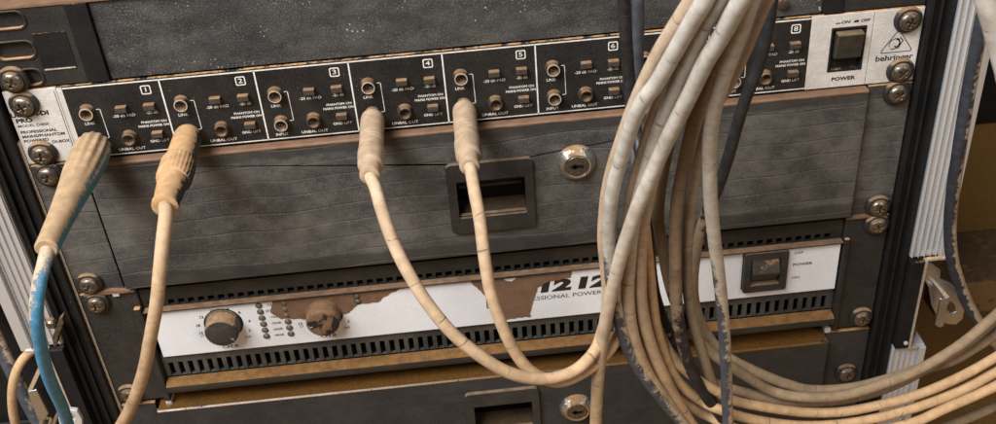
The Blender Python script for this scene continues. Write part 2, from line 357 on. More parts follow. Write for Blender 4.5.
def cplate(x0, x1, edge_x, inner):
    b = B(); box(b, x0, x1, -9.5, 10, -239, -168)
    p = obj('latch_plate', b, M['rail_black'], case, bevel=.5)
    b = B(); e = 1.1
    box(b, edge_x - e / 2, edge_x + e / 2, -10.4, -6, -239.5, -167)
    box(b, min(edge_x, inner), max(edge_x, inner), -10.4, -8, -166.8, -165.4)
    box(b, min(edge_x, edge_x * 2 - inner) if 0 else min(edge_x, edge_x + (6 if edge_x > 0 else -6)), max(edge_x, edge_x + (6 if edge_x > 0 else -6)), -9, -5, -240.6, -239.4)
    obj('trim_edge', b, M['edge'], p)
    b = B()
    for zz in (-234,): lathe(b, [(9.4, 1.5), (10.4, 1.4), (10.9, .6)], (x0 + x1) / 2 + 2, zz, 14)
    obj('rivet', b, M['zinc'], p, True)
cplate(497.9, 506.4, 507, 520)
cplate(-25.4, -17.2, -26, -38)
# cage nuts seen in the gaps as bright squares
for x, z in ((22, -134.5), (31.0, -224.5), (453.3, -221.5)):
    b = B(); box(b, x - 1.9, x + 1.9, -4.0, 4, z - 2.0, z + 2.0); obj('cage_nut', b, M['zinc'], case, bevel=.3)
def px_plate(pts, Y, th, holes=()):
    o = [P(x, y, Y) for x, y in pts]; b = B()
    return plate(b, [(p.x, p.z) for p in o], [[(P(x, y, Y).x, P(x, y, Y).z) for x, y in h] for h in holes], Y, Y + th)
# right catch: bent arm, hook and pierced disc
cr = px_plate([(922, 262), (932, 264), (941, 271), (940, 279), (951, 284), (960, 294), (965, 306), (963, 319), (956, 325), (946, 324), (938, 318), (932, 306), (929, 288), (920, 272)], -4, 2.2,
              [[(951, 301), (955, 305), (956, 312), (951, 314), (946, 308)]])
lt = obj('latch', cr, M['latch'], case, bevel=.5)
b = px_plate([(941, 300), (949.5, 297.5), (944, 326), (940, 328), (935.5, 325)], -13, 2.0); obj('hook', b, M['latch'], lt, bevel=.5)
b = B()
a1, a2, a3, a4 = P(928, 276, -6), P(933, 279, -6), P(950, 297.5, -13), P(946, 299, -13)
for dy in (0, 1): pass
vv = [b.verts.new(q) for q in (a1, a2, a3, a4)] + [b.verts.new(q + V((0, 8, 0))) for q in (a1, a2, a3, a4)]
for f in ((0, 1, 2, 3), (7, 6, 5, 4), (0, 4, 5, 1), (1, 5, 6, 2), (2, 6, 7, 3), (3, 7, 4, 0)): b.faces.new([vv[i] for i in f])
obj('arm', b, M['edge'], lt, bevel=.4)
# left catch
b = px_plate([(37, 364), (46, 370), (52, 392), (60, 408), (52, 420), (40, 402), (36, 385)], -2, 2); l2 = obj('latch', b, M['rail_black'], case, bevel=.4)
b = px_plate([(27.5, 392), (36, 390), (48, 414), (45, 420), (38, 420)], -12, 2); obj('hook', b, M['latch'], l2, bevel=.4)
b = px_plate([(39, 366), (42, 369), (31, 393), (27.5, 391)], -11.5, 4); obj('arm', b, M['edge'], l2, bevel=.4)
ringo = [(58 + 0, 418), (59, 411), (65, 409.5), (77, 411), (82, 420), (83, 432), (66, 436), (60, 428)]
b = px_plate(ringo, -30, 3, [circ(69, 417.5, 6.2, 16, 4.5)]); obj('ring_tab', b, M['zinc'], l2, bevel=.5)
b = px_plate([(53, 345), (52, 338), (58, 322), (62, 318), (64, 323), (58, 338), (57, 346)], -14, 6); obj('corner_tab', b, M['screw'], case, bevel=.6)
b = B(); q = P(51, 324, -12); lathe(b, [(10, 3.2), (13, 3.0), (14, 2)], q.x, q.z, 20); obj('rivet', b, M['screw'], case, True)

# ------------------------------------------------------------------ top panel (1U)
tp = thing('top_rack_panel', 'black crinkle-finish rack panel with oval slots above the row of sockets', 'rack panel', (241, 0, 0.6))
def slot(x1, zc, r): return rrect(3.5, x1, zc - r, zc + r, r - .05, 6)
slots = [slot(23.4, 38.2, 4.4), slot(23.4, 22, 4.6), slot(22.6, 6.6, 4.4)]
b = B(); plate(b, rect(0, 44.3, 0.9, 44.2), slots, 0, 2.2); obj('ear', b, M['black_metal'], tp, bevel=.25)
b = B()
for s in slots:
    n = len(s); cxs = sum(p[0] for p in s) / n; czs = sum(p[1] for p in s) / n
    inn = s; out = [(p[0] + (.7 if p[0] > cxs else -.7) * min(1, abs(p[0] - cxs) / 8), p[1] + (.7 if p[1] > czs else -.7)) for p in s]
    plate(b, out, [inn], -.7, -.02)
obj('slot_rim', b, M['pocket'], tp, bevel=.2)
b = B(); box(b, 0, 44, 9, 12, 1, 60); box(b, 1, 30, 5, 8.9, 17, 19.4); box(b, 1, 30, 5, 8.9, 33.4, 35); obj('slot_backing', b, M['hole'], tp)
for q in ((14.5, 18.5, 2.5, 8, 21.2, 24.8), (4, 6.5, 2.5, 8, 35, 42)):
    b = B(); box(b, *q); obj('cage_nut', b, M['zinc'], tp)
for q in ((44.7, 55.3), (427.4, 437.6)):
    b = B(); box(b, *q, -1.2, 2.2, .9, 44.2); obj('divider_strip', b, M['rail_black'], tp, bevel=.3)
b = B(); box(b, 438.1, 482.4, 0, 2.2, .9, 44.2); obj('ear', b, M['black_metal'], tp, bevel=.3)
b = B()
# crinkled centre, gently uneven
nx, nz_ = 180, 24
g = [[b.verts.new((55.8 + (427 - 55.8) * i / nx, 1.2 + .55 * mnoise.noise(V((i * .06, j * .22, 3))) + .18 * mnoise.noise(V((i * .5, j * .9, 1))), .9 + 43.3 * j / nz_)) for j in range(nz_ + 1)] for i in range(nx + 1)]
for i in range(nx):
    for j in range(nz_): b.faces.new((g[i][j], g[i + 1][j], g[i + 1][j + 1], g[i][j + 1]))
obj('crinkle_panel', b, M['crinkle'], tp, True)
b = B(); box(b, 0.2, 482.2, 2.3, 250, 1, 43.6); obj('housing', b, M['black_metal'], tp, bevel=.4)
b = B()
pts = []
for i in range(120):
    x = .5 + 481 * i / 119; pts.append((x, 44.3 + 1.2 + .9 * mnoise.noise(V((x * .08, 0, 0)))))
poly = [(x, 44.25) for x, _ in reversed(pts)] + pts
plate(b, poly, [], -.5, 9); obj('mud_crust', b, M['mudfilm'], tp)
b = B(); box(b, 24.4, 41, -.35, -.02, 10.6, 30); lp = obj('sticker', b, M['rail_black'], tp)
b = B(); box(b, 25, 40.6, -.6, -.36, 9.8, 10.5); obj('sticker_highlight', b, M['ring'], lp)  # pale strip put in as the highlight along the sticker's lower edge
b = B(); lathe(b, [(0, 3.1), (2.5, 3.0), (3.0, 2.2)], 405.5, 8.6, 24, y=1.4); obj('push_button', b, M['brass'], tp, True)
screw(tp, 8.5, 6.6, -.6)
screw(tp, 473.5, 38, -.3)
b = B(); box(b, -12, 9, 20, 60, 47, 62); o = obj('card_box', b, M['card'], org=V((-1, 40, 47)), bevel=1.0)
o['label'] = 'pale card box behind the top left corner of the rack'; o['category'] = 'box'

# ------------------------------------------------------------------ DI unit (1U)
di = thing('direct_input_unit', 'eight channel direct injection box panel with numbered sockets and a silver power end', 'audio unit', (241, 0, -44))
X0, PT = 30.58, 48.848
LK = (8.75, -15.4); IN = (8.8, -32.9); OU = (26.0, -33.0)
PAD = (26.4, -15.1); B10 = (41.0, -15.1); GL = (41.2, -32.2)
holes = []
for k in range(8):
    for (x, z), r in ((LK, 2.7), (IN, 2.7), (OU, 2.7)): holes.append(circ(X0 + k * PT + x, z, r, 18))
b = B(); plate(b, rect(27.3, X0 + 8 * PT + .2, -43.9, -.1), holes, -.6, 1.4); fp = obj('faceplate', b, M['di_black'], di, bevel=.2)
b = B(); plate(b, rect(0, 27.0, -43.9, -.1), [], -.8, 1.4); obj('ear', b, M['di_silver'], di, bevel=.25)
b = B(); box(b, 27.25, 30.0, -.85, -.62, -43.7, -.4); obj('silver_strip', b, M['di_silver'], fp)
XE = X0 + 8 * PT + .5
b = B(); plate(b, rect(XE, 455.2, -43.9, -.1), [rect(433.2, 452.2, -34.3, -8.0)], -.8, 1.4); pp = obj('power_plate', b, M['di_silver'], di, bevel=.25)
b = B(); plate(b, rect(455.6, 482.3, -43.9, -.1), [], -.9, 1.4); obj('ear', b, M['di_silver'], di, bevel=.25)
b = B(); box(b, 2, 480, 1.5, 190, -43.2, -1); obj('housing', b, M['rail_black'], di)
b = B()
line(b, [(X0, -1.2), (X0 + 8 * PT, -1.2)], .75, -.66)
line(b, [(X0, -42.9), (X0 + 8 * PT, -42.9)], .6, -.66)
for k in range(1, 8): line(b, [(X0 + k * PT, -1.6), (X0 + k * PT, -42.6)], .75, -.66)
for k in range(8):
    x = X0 + k * PT
    text(b, 'LINK', x + 7.7, -22.9, 2.3, -.66, sx=1.05, bold=.02); text(b, 'INPUT', x + 7.8, -40.4, 2.3, -.66, sx=1.05, bold=.02)
    text(b, 'UNBAL OUT', x + 25.3, -40.4, 2.2, -.66, sx=1.15, bold=.03)
    text(b, '-20 dB PAD', x + 26.3, -20.1, 2.2, -.66, sx=1.1, bold=.02); text(b, '-20 dB', x + 41.0, -19.8, 2.2, -.66, bold=.02)
    text(b, 'PHANTOM ON', x + 40.6, -25.3, 1.9, -.66, sx=1.05, bold=.03); text(b, 'MAINS POWER ON', x + 40.0, -27.6, 1.9, -.66, bold=.04)
    text(b, 'GND LIFT', x + 40.8, -37.1, 2.1, -.66, sx=1.1, bold=.03)
    line(b, [(x + 12.9, -14.9), (x + 15.1, -14.9), (x + 15.3, -32.4), (x + 13.2, -32.4)], .34, -.66)
    rr = rrect(x + 38.5, x + 43.7, -8.9, -3.7, .9, 4); plate(b, rr, [rrect(x + 39.05, x + 43.15, -8.35, -4.25, .6, 4)], -.68, -.62)
    text(b, str(k + 1), x + 41.1, -6.3, 3.7, -.66, sx=1.35, bold=.02)
obj('lettering', b, M['white_print'], fp)
# one socket, one ring, one button, then placed on every channel
s_ = B(); lathe(s_, [(0, 4.3), (.7, 4.3), (.9, 3.6), (1.5, 3.6), (1.7, 3.75), (2.3, 3.6), (2.5, 3.75), (3.1, 3.6), (3.4, 3.7), (4.0, 3.35), (4.0, 2.75), (.3, 2.65)], 0, 0, 28)
SOCK = tomesh('jack_socket', s_, M['brass'], V((0, 0, 0)), True)
s_ = B(); plate(s_, circ(0, 0, 3.45, 28), [circ(0, 0, 3.02, 28)], -4.25, -3.9); RING = tomesh('bright_ring', s_, M['ring'], V((0, 0, 0)))
s_ = B(); lathe(s_, [(-.6, 2.68), (.1, 2.68)], 0, 0, 20); HOLE = tomesh('socket_hole', s_, M['hole'], V((0, 0, 0)))
def bevel_mesh(bm, w_=.4, seg=2):
    bmesh.ops.bevel(bm, geom=bm.edges[:], offset=w_, segments=seg, affect='EDGES', profile=.6); return bm
s_ = B(); box(s_, -2.9, 2.9, -3.4, 0, -1.6, 1.6); bevel_mesh(s_); BUT = tomesh('push_button', s_, M['button'], V((0, 0, 0)))
for k in range(8):
    x = X0 + k * PT
    for (sx_, sz), rg in ((LK, True), (IN, True), (OU, False)):
        s = place('jack_socket', SOCK, di, (x + sx_, -.6, sz))
        h = bpy.data.objects.new('socket_hole', HOLE); COL.objects.link(h); h.parent = s
        if rg: r_ = bpy.data.objects.new('bright_ring', RING); COL.objects.link(r_); r_.parent = s
    for bx_, bz in (PAD, B10, GL): place('push_button', BUT, di, (x + bx_ + random.uniform(-.1, .1), -.6, bz + .3 * random.uniform(-1, 1)), random.uniform(-.03, .03))
# power switch in its well
b = B(); plate(b, rect(433.2, 452.2, -34.3, -8.0), [rect(434.4, 451.0, -33.0, -9.4)], -1.1, 6)
sw = obj('power_switch', b, M['rail_black'], di, bevel=.3)
b = B(); box(b, 433.6, 451.8, 5, 7, -34, -8.4); obj('switch_well', b, M['hole'], sw)
b = B(); vs_ = [(435.4, -5.2, -10.6), (450.2, -5.2, -10.6), (450.2, -3.4, -25.5), (435.4, -3.4, -25.5), (435.4, 5, -9.8), (450.2, 5, -9.8), (450.2, 5, -28), (435.4, 5, -28)]
vv = [b.verts.new(p) for p in vs_]
for f in ((0, 1, 2, 3), (7, 6, 5, 4), (0, 4, 5, 1), (1, 5, 6, 2), (2, 6, 7, 3), (3, 7, 4, 0)): b.faces.new([vv[i] for i in f])
M['rocker'] = grimy('rocker', (0.016, 0.015, 0.012), .35, up=1.0, bias=-.72, mud=(.12, .085, .045), dust=.6, dustc=(.050, .045, .033), vary=.4)
obj('rocker', b, M['rocker'], sw, bevel=1.0)
b = B()
text(b, 'POWER', 442.6, -38.9, 3.0, -.88, sx=1.25, bold=.12)
obj('lettering', b, M['black_print'], pp); b = B()
text(b, 'ON', 440.0, -5.0, 2.3, -.88, sx=1.3, shear=.2, bold=.08); text(b, 'OFF', 450.6, -5.0, 2.3, -.88, sx=1.2, shear=.2, bold=.08)
for x_, h_ in ((436.0, .6), (445.8, 1.3)): b.faces.new([b.verts.new(p) for p in ((x_ - 1.6, -.88, -5.6), (x_ + 1.4, -.88, -5.6), (x_ + 1.4, -.88, -5.6 + h_), (x_ - .6, -.88, -5.6 + h_))])
obj('lettering', b, M['black_print'], pp)
b = B()
tri = [(470.0, -12.2), (461.0, -25.6), (479.2, -25.6)]
rt = []
for i in range(3):
    p, c, n_ = V(tri[i - 1]), V(tri[i]), V(tri[(i + 1) % 3]); a, d = c + (p - c).normalized() * 2.2, c + (n_ - c).normalized() * 2.2
    for t in (0, .25, .5, .75, 1): q = a * (1 - t) ** 2 + c * 2 * t * (1 - t) + d * t * t; rt.append((q.x, q.y))
line(b, rt, .45, -.98, True)
arc = [(469.2 + 3.6 * math.cos(t), -20.7 + 3.3 * math.sin(t)) for t in [math.radians(a) for a in range(60, 330, 18)]]
arc2 = [(469.8 + 1.6 * math.cos(t), -20.2 + 2.2 * math.sin(t)) for t in [math.radians(a) for a in range(-120, 100, 18)]]
line(b, arc[:9], .42, -.98); line(b, arc2, .75, -.98); line(b, [(467.0, -23.6), (470.8, -23.2), (473.0, -19.0), (471.4, -16.9)], .55, -.98)
text(b, 'behringer', 469.6, -28.9, 4.6, -.98, sx=1.16, bold=.10)
obj('lettering', b, M['black_print'], di); b = B()
text(b, 'ULTRA-DI', 19.6, -14.0, 3.6, -.88, align='RIGHT', sx=1.25, bold=.16); text(b, 'PRO', 1.6, -17.5, 3.4, -.88, 'LEFT', sx=1.3, bold=.16)
text(b, 'MODEL DI800', 1.6, -20.6, 2.2, -.88, 'LEFT', sx=1.2, bold=.03)
for i, t in enumerate(('PROFESSIONAL', 'MAINS/PHANTOM', 'POWERED')): text(b, t, 1.8, -24.4 - 2.7 * i, 2.3, -.88, 'LEFT', sx=1.2, bold=.07)
text(b, 'DI-BOX', 25.4, -31.6, 2.3, -.88, 'RIGHT', sx=1.2, bold=.07)
obj('lettering', b, M['black_print'], di)
b = B(); line(b, [(25.9, -2), (25.9, -42)], .3, -.88); obj('seam_line', b, M['black_print'], di)
screw(di, 9.2, -7.6, -.8); screw(di, 9.6, -37.6, -.8, rot=.2); screw(di, 473.6, -6.6, -.9, rot=.35); screw(di, 473.9, -37.0, -.9, rot=.8)

# ------------------------------------------------------------------ drawers
def build_drawer(label, zt, zb, yf, xl, xr, mat, pk, lockp, deep, screws):
    d = thing('rack_drawer', label, 'rack drawer', (241, 0, zb), 'lockable rack drawers')
    px0, px1, pz0, pz1 = pk
    b = B(); plate(b, rect(xl, xr, zb + 2, zt), [rrect(px0 + 1.5, px1 - 1.5, pz0 + 1.5, pz1 - 1.5, 3)], yf, yf + 3.5)
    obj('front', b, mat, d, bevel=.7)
    b = B(); box(b, xl + 2, xr - 2, yf + 3.6, 260, zb + 3, zt - 1.5) if 0 else None
    box(b, xl + 2, px0 + 1, yf + 3.6, 240, zb + 3, zt - 1); box(b, px1 - 1, xr - 2, yf + 3.6, 240, zb + 3, zt - 1); box(b, px0 + 1, px1 - 1, 22, 240, zb + 3, zt - 1)
    obj('tray', b, M['rail_black'], d)
    for x0, x1 in ((0.3, xl - 2.5), (xr + .9, 482.3)):
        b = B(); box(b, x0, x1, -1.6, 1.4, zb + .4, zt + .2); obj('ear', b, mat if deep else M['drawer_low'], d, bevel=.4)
    # pull handle: raised frame round a hollow
    i0, i1, j0, j1 = px0 + 5.2, px1 - 4.8, pz0 + 10.5, pz1 - 11.5
    b = B(); plate(b, rrect(px0, px1, pz0, pz1, 3.2, 6), [rrect(i0, i1, j0, j1, 1.2, 4)], yf - 2.6, yf + .2); fr = obj('handle_frame', b, M['pocket'], d, bevel=.9)
    b = B(); box(b, i0 - 1, i1 + 1, yf + 16, yf + 18, j0 - 6, j1 + 4); box(b, i0 - 1, i0 - .02, yf, yf + 16, j0 - 4, j1 + 3); box(b, i1 + .02, i1 + 1, yf, yf + 16, j0 - 4, j1 + 3)
    box(b, i0, i1, yf + .3, yf + 16, j1 + .05, j1 + 1); box(b, i0, i1, yf + .3, yf + 16, j0 - 1, j0 - .05); obj('hollow', b, M['pocket_in'], fr)
    b = B(); box(b, i0 + .1, i1 - .1, yf - 1.0, yf + 1.6, j0 - 1.2, j0 + 1.0); obj('finger_bar', b, M['pocket'], fr, bevel=.5)
    b = B(); lathe(b, [(-(yf + 11) , .01), (-(yf + 11), 2.2), (-(yf + 10.5), 2.2)], 0, 0, 8) if 0 else None
    box(b, i0 + 1, i1 - 1, yf + 8, yf + 10, (j0 + j1) / 2 + 1, (j0 + j1) / 2 + 3); obj('catch_bar', b, M['pocket'], fr, bevel=.5)
    if lockp:
        lx, lz = lockp
        b = B(); lathe(b, [(0, 11.0), (1.2, 11.1), (2.8, 10.2), (4.6, 8.4), (5.6, 7.6), (5.4, 6.9), (4.4, 6.6)], lx, lz, 48, y=yf); lk = obj('lock', b, M['steel'], d, True)
        b = B(); lathe(b, [(4.0, 6.5), (5.0, 6.5), (5.3, 6.1)], lx, lz, 36, y=yf); cy = obj('cylinder', b, M['screw'], lk, True)
        b = B(); box(b, lx - 3.4, lx + 3.4, yf - 5.6, yf - 5.31, lz - .8, lz + .8); box(b, lx - 2.2, lx - .4, yf - 5.6, yf - 5.31, lz - 1.5, lz + 1.5); obj('key_slot', b, M['hole'], cy)
    for x, z in screws: screw(d, x, z, -1.6)
    return d
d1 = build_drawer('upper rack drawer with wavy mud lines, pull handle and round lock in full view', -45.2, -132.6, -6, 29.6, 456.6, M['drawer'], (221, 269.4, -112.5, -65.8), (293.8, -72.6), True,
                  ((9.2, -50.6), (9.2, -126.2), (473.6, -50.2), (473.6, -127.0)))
d2 = build_drawer('lower rack drawer at the bottom edge, its handle and lock cut off below', -225.8, -313, -10, 24, 452.6, M['drawer_low'], (216.8, 264.4, -283, -237), (288.6, -259.8), False,
                  ((9.2, -262.0), (470.5, -262.5)))
# mud lying on the drawer tops
for d, zt, yf, xl, xr, sd in ((d1, -45.2, -6, 30, 456, 1), (d2, -225.8, -10, 25, 452, 5)):
    b = B(); n_ = 150
    top, fr = [], []
    for i in range(n_ + 1):
        x = xl + (xr - xl) * i / n_; e = mnoise.noise(V((x * .07, sd, 0))) * .6 + mnoise.noise(V((x * .4, sd, 0))) * .25
        top.append((b.verts.new((x, -.2 if sd == 1 else 9.5, zt + .25)), b.verts.new((x, yf + .6, zt + .55 + .2 * e)), b.verts.new((x, yf - .35, zt - .2)), b.verts.new((x, yf - .25, zt - 1.1 - .9 * e))))
    for p, q in zip(top, top[1:]):
        for j in range(3): b.faces.new((p[j], q[j], q[j + 1], p[j + 1]))
    obj('mud_crust', b, M['mudfilm'] if sd == 1 else M['gold'], d, True)

# ------------------------------------------------------------------ power amplifier (2U)
am = thing('power_amplifier', 'silver fronted power amplifier with two knobs, peeling brown mud and a black rocker switch', 'amplifier', (241, 0, -222))
for x0, x1, s in ((.3, 33.5, 1), (455.6, 482.3, -1)):
    b = B(); box(b, x0, x1, -2.2, 1.6, -222, -134.2)
    if s > 0: box(b, x1 - 4, x1, -6, -2.21, -221.6, -146)
    else: box(b, x0, x0 + 3.4, -5, -2.21, -221.6, -148)
    obj('ear', b, M['black_metal'], am, bevel=.9)
b = B(); pts = rough_loop([(4, -134.1), (33, -134.1), (33, -132.9), (20, -131.6), (4, -132.6)], .3, 1.5, 3); plate(b, pts, [], -4.2, 1.5); obj('mud_crust', b, M['mudfilm'], am)
b = B(); pts = rough_loop([(455, -134.1), (474, -134.1), (474, -133), (462, -132.6), (455, -133.2)], .3, 1.5, 4); plate(b, pts, [], -3.6, 1.5); obj('mud_crust', b, M['mudfilm'], am)
def strip(z0, z1, h0, h1, pitch, wd, y0, y1, x0=34, x1=455):
    b = B(); hs = []; x = x0 + 3
    while x + wd < x1 - 2: hs.append(rect(x, x + wd, h0, h1)); x += pitch
    # tile by tile so every hole is real
    xs = x0
    for i, h in enumerate(hs):
        xe = (h[1][0] + hs[i + 1][0][0]) / 2 if i + 1 < len(hs) else x1
        a, c = h[0][0], h[1][0]
        box(b, xs, a, y0, y1, z0, z1); box(b, c, xe, y0, y1, z0, z1); box(b, a, c, y0, y1, z0, h0); box(b, a, c, y0, y1, h1, z1); xs = xe
    bmesh.ops.remove_doubles(b, verts=b.verts, dist=.001); return b
b = strip(-150.6, -136, -149.2, -145.2, 5.9, 3.7, -.4, 1.6); obj('vent_grille', b, M['amp_black'], am, label='narrow row of small square vent holes')
b = strip(-206.2, -187, -205.2, -194.4, 5.95, 3.2, -.6, 1.8); obj('vent_grille', b, M['tooth'], am, label='row of tall vent slots below the silver front')
b = B(); box(b, 34, 455, 8, 10, -206, -136); box(b, 2, 480, 10.1, 230, -219, -138); obj('chassis', b, M['hole'], am)
b = B(); plate(b, rect(36.6, 454.2, -187.4, -150.9), [rect(394.2, 422.0, -180.6, -150.9 - .8)], -3, -.7); ap = obj('faceplate', b, M['amp_plate'], am, bevel=.2)
M['lip'] = grimy('lip_mud', (.02, .02, .02), .5, up=1.4, bias=-.6, mud=(.15, .088, .05), amp=.6)
b = B(); box(b, 34.2, 454.8, -5.2, .6, -150.75, -150.1 + .3); obj('top_lip', b, M['lip'], am, bevel=.2)
# ledge and rolled front edge
b = B(); prof = [(-.7, -206.4), (-6.2, -206.7), (-8.4, -207.8), (-8.8, -209.2), (-8.6, -212.2), (-7.6, -213.6), (-5, -214.2), (1, -214.2), (1, -206.4)]
A_ = [b.verts.new((34.3, y, z)) for y, z in prof]; rows = [A_]
for i in range(1, 100):
    x = 34.3 + (454.7 - 34.3) * i / 99
    rows.append([b.verts.new((x, y + .15 * mnoise.noise(V((x * .1, y, z))), z + .15 * mnoise.noise(V((x * .1, z, y))))) for y, z in prof])
for p, q in zip(rows, rows[1:]):
    for j in range(len(prof)): b.faces.new((p[j], q[j], q[(j + 1) % len(prof)], p[(j + 1) % len(prof)]))
b.faces.new(rows[0]); b.faces.new(rows[-1]); obj('front_ledge', b, M['ledge'], am, True)
b = B(); box(b, 34.3, 454.7, -.6, -.2, -206.39, -206.2 + .9); obj('ledge_joint', b, M['amp_black'], am)
# lettering and marks
b = B(); Y = -3.06
for s, a in (('15', 197), ('18', 170), ('12', 140), ('10', 108), ('8', 72), ('6', 45), ('4', 8), ('2', -25)):
    for cx_, cz in ((78.0, -166.6), (137.9, -167.2)): text(b, s, cx_ + 15.6 * math.cos(math.radians(a)), cz + 13.2 * math.sin(math.radians(a)) - 1, 2.8, Y, bold=.09)
for cx_, cz in ((78.0, -166.6), (137.9, -167.2)):
    text(b, '0dB', cx_ + 12.4, cz - 11.4, 2.4, Y); text(b, '27', cx_ - 14.5, cz - 7.2, 2.4, Y)
text(b, 'CH A', 78.5, -184.2, 3.4, Y, sx=1.25, bold=.05); text(b, 'CH B', 138.3, -183.6, 3.4, Y, sx=1.25, bold=.05)
obj('lettering', b, M['black_print'], ap); b = B()
for s, z in (('CLIP', -154.7), ('SIGNAL', -159.4), ('-10dB', -164.4), ('-20dB', -169.3), ('-30dB', -174.2), ('-40dB', -179.0)): text(b, s, 108.8, z, 2.3, Y, sx=1.15, bold=.04)
obj('lettering', b, M['black_print'], ap); b = B()
text(b, '12', 277.6, -162.6, 11.6, Y, sx=1.8, shear=.12, bold=.72); text(b, '12', 300.6, -162.6, 11.6, Y, sx=1.8, shear=.12, bold=.72)
text(b, 'PROFESSIONAL POWER AMPLIFIER', 252.0, -171.0, 4.3, Y, 'LEFT', sx=1.22, bold=.02)
line(b, [(246.5, -157.5), (236.9, -157.5), (236.9, -174.5), (246.5, -174.5)], .7, Y)
obj('lettering', b, M['black_print'], ap); b = B()
text(b, 'OFF', 425.6, -156.0, 2.6, Y, 'LEFT', sx=1.25, bold=.03); text(b, 'POWER', 425.6, -165.0, 2.8, Y, 'LEFT', sx=1.25, bold=.07); text(b, 'ON', 425.6, -175.2, 2.6, Y, 'LEFT', sx=1.25, bold=.03)
obj('lettering', b, M['black_print'], ap)
# indicator lenses
s_ = B(); lathe(s_, [(0, 1.75), (.5, 1.7), (.9, 1.2)], 0, 0, 18); LED = tomesh('indicator', s_, M['led'], V((0, 0, 0)), True)
s_ = B(); plate(s_, circ(0, 0, 2.1, 20), [circ(0, 0, 1.72, 20)], -.25, .02); LRG = tomesh('bezel', s_, M['black_print'], V((0, 0, 0)))
for i in range(6):
    for x in (101.3, 116.1):
        l_ = place('indicator', LED, am, (x, -3, -154.6 - 4.88 * i)); r_ = bpy.data.objects.new('bezel', LRG); COL.objects.link(r_); r_.parent = l_
for z in (-154.6, -158.7):
    l_ = place('indicator', LED, am, (159.8, -3, z)); r_ = bpy.data.objects.new('bezel', LRG); COL.objects.link(r_); r_.parent = l_; r_.location = (0, -.0003, 0)
# knobs
fl_ = lambda d, a: 1 + .012 * math.sin(a * 24)
for x, z, mt, lb in ((78.0, -165.6, 'knob', 'left volume knob, dark face showing through the mud'), (138.2, -165.9, 'knob_mud', 'right volume knob coated in brown mud')):
    b = B(); lathe(b, [(0, 10.9), (1.0, 10.8), (1.2, 10.3), (8.6, 9.9), (9.5, 9.3), (9.8, 8.5)], x, z, 72, fl_, y=-3); kn = obj('knob', b, M[mt], am, True, label=lb)
    b = B(); a = math.radians(-38 if mt == 'knob' else 190); line(b, [(x + 6.6 * math.cos(a), z + 6.6 * math.sin(a)), (x + 8.0 * math.cos(a), z + 8.0 * math.sin(a))], .35, -12.83); obj('pointer', b, M['white_print'], kn)
    b = B(); plate(b, circ(x, z, 11.6, 48), [circ(x, z, 10.95, 48)], -3.25, -2.98); obj('knob_seat', b, M['hole'], kn)
# rocker switch
b = B(); plate(b, rrect(394.6, 421.8, -181.6, -151.4, 1.5), [rect(399.0, 417.2, -176.4, -156.6)], -5.6, 2); asw = obj('power_switch', b, M['pocket'], am, bevel=.9)
b = B(); vs_ = [(399.6, -4.6, -157.2), (416.6, -4.6, -157.2), (416.6, -8.2, -166), (399.6, -8.2, -166), (416.6, -2.2, -175.8), (399.6, -2.2, -175.8)]
f_ = [b.verts.new(p) for p in vs_]; bk = [b.verts.new((p[0], 2, p[2])) for p in vs_]
b.faces.new((f_[0], f_[1], f_[2], f_[3])); b.faces.new((f_[3], f_[2], f_[4], f_[5]))
b.faces.new((f_[0], f_[3], bk[3], bk[0])); b.faces.new((f_[3], f_[5], bk[5], bk[3])); b.faces.new((f_[1], bk[1], bk[2], f_[2])); b.faces.new((f_[2], bk[2], bk[4], f_[4]))
b.faces.new((f_[0], bk[0], bk[1], f_[1])); b.faces.new((f_[5], f_[4], bk[4], bk[5]))
M['rocker2'] = grimy('amp_rocker', (0.022, 0.021, 0.019), .4, up=1.25, bias=-.56, mud=(.25, .15, .075), dust=.6, dustc=(.07, .062, .05), amp=1.2)
obj('rocker', b, M['rocker2'], asw, bevel=.5)
# peeling mud sheet on the silver front
m1 = [(112.2, -165.8), (107.1, -160.7), (110.1, -151.0), (140, -150.95), (193, -150.95), (187.5, -152.4), (179.2, -155.4), (171.5, -160.8), (159.4, -161.4), (152.0, -167.4), (137, -169.5), (124.4, -168.2)]
m2 = [(227.2, -150.95), (289.8, -150.95), (288.7, -157.0), (275, -158.4), (268.7, -161.9), (264.4, -174.6), (262.4, -184.6), (243.8, -184.9), (238.2, -171.2), (236.3, -164.2)]
hole = rough_loop([(247.5, -152.6), (256.5, -153.0), (253, -155.6), (249.5, -154.6)][::-1], .25, .8, 2)
b = B()
plate(b, rough_loop(m1, .75, .7, 1), [], -3.32, -3.02); obj('mud_sheet', b, M['mudfilm'], ap)
b = B(); plate(b, rough_loop(m2, .8, .7, 9), [hole], -3.34, -3.02); obj('mud_sheet', b, M['mudfilm'], ap)
screw(am, 9.5, -140.6, -2.2); screw(am, 9.0, -214.5, -2.2); screw(am, 474.4, -140.0, -2.2); screw(am, 474.4, -213.5, -2.2)

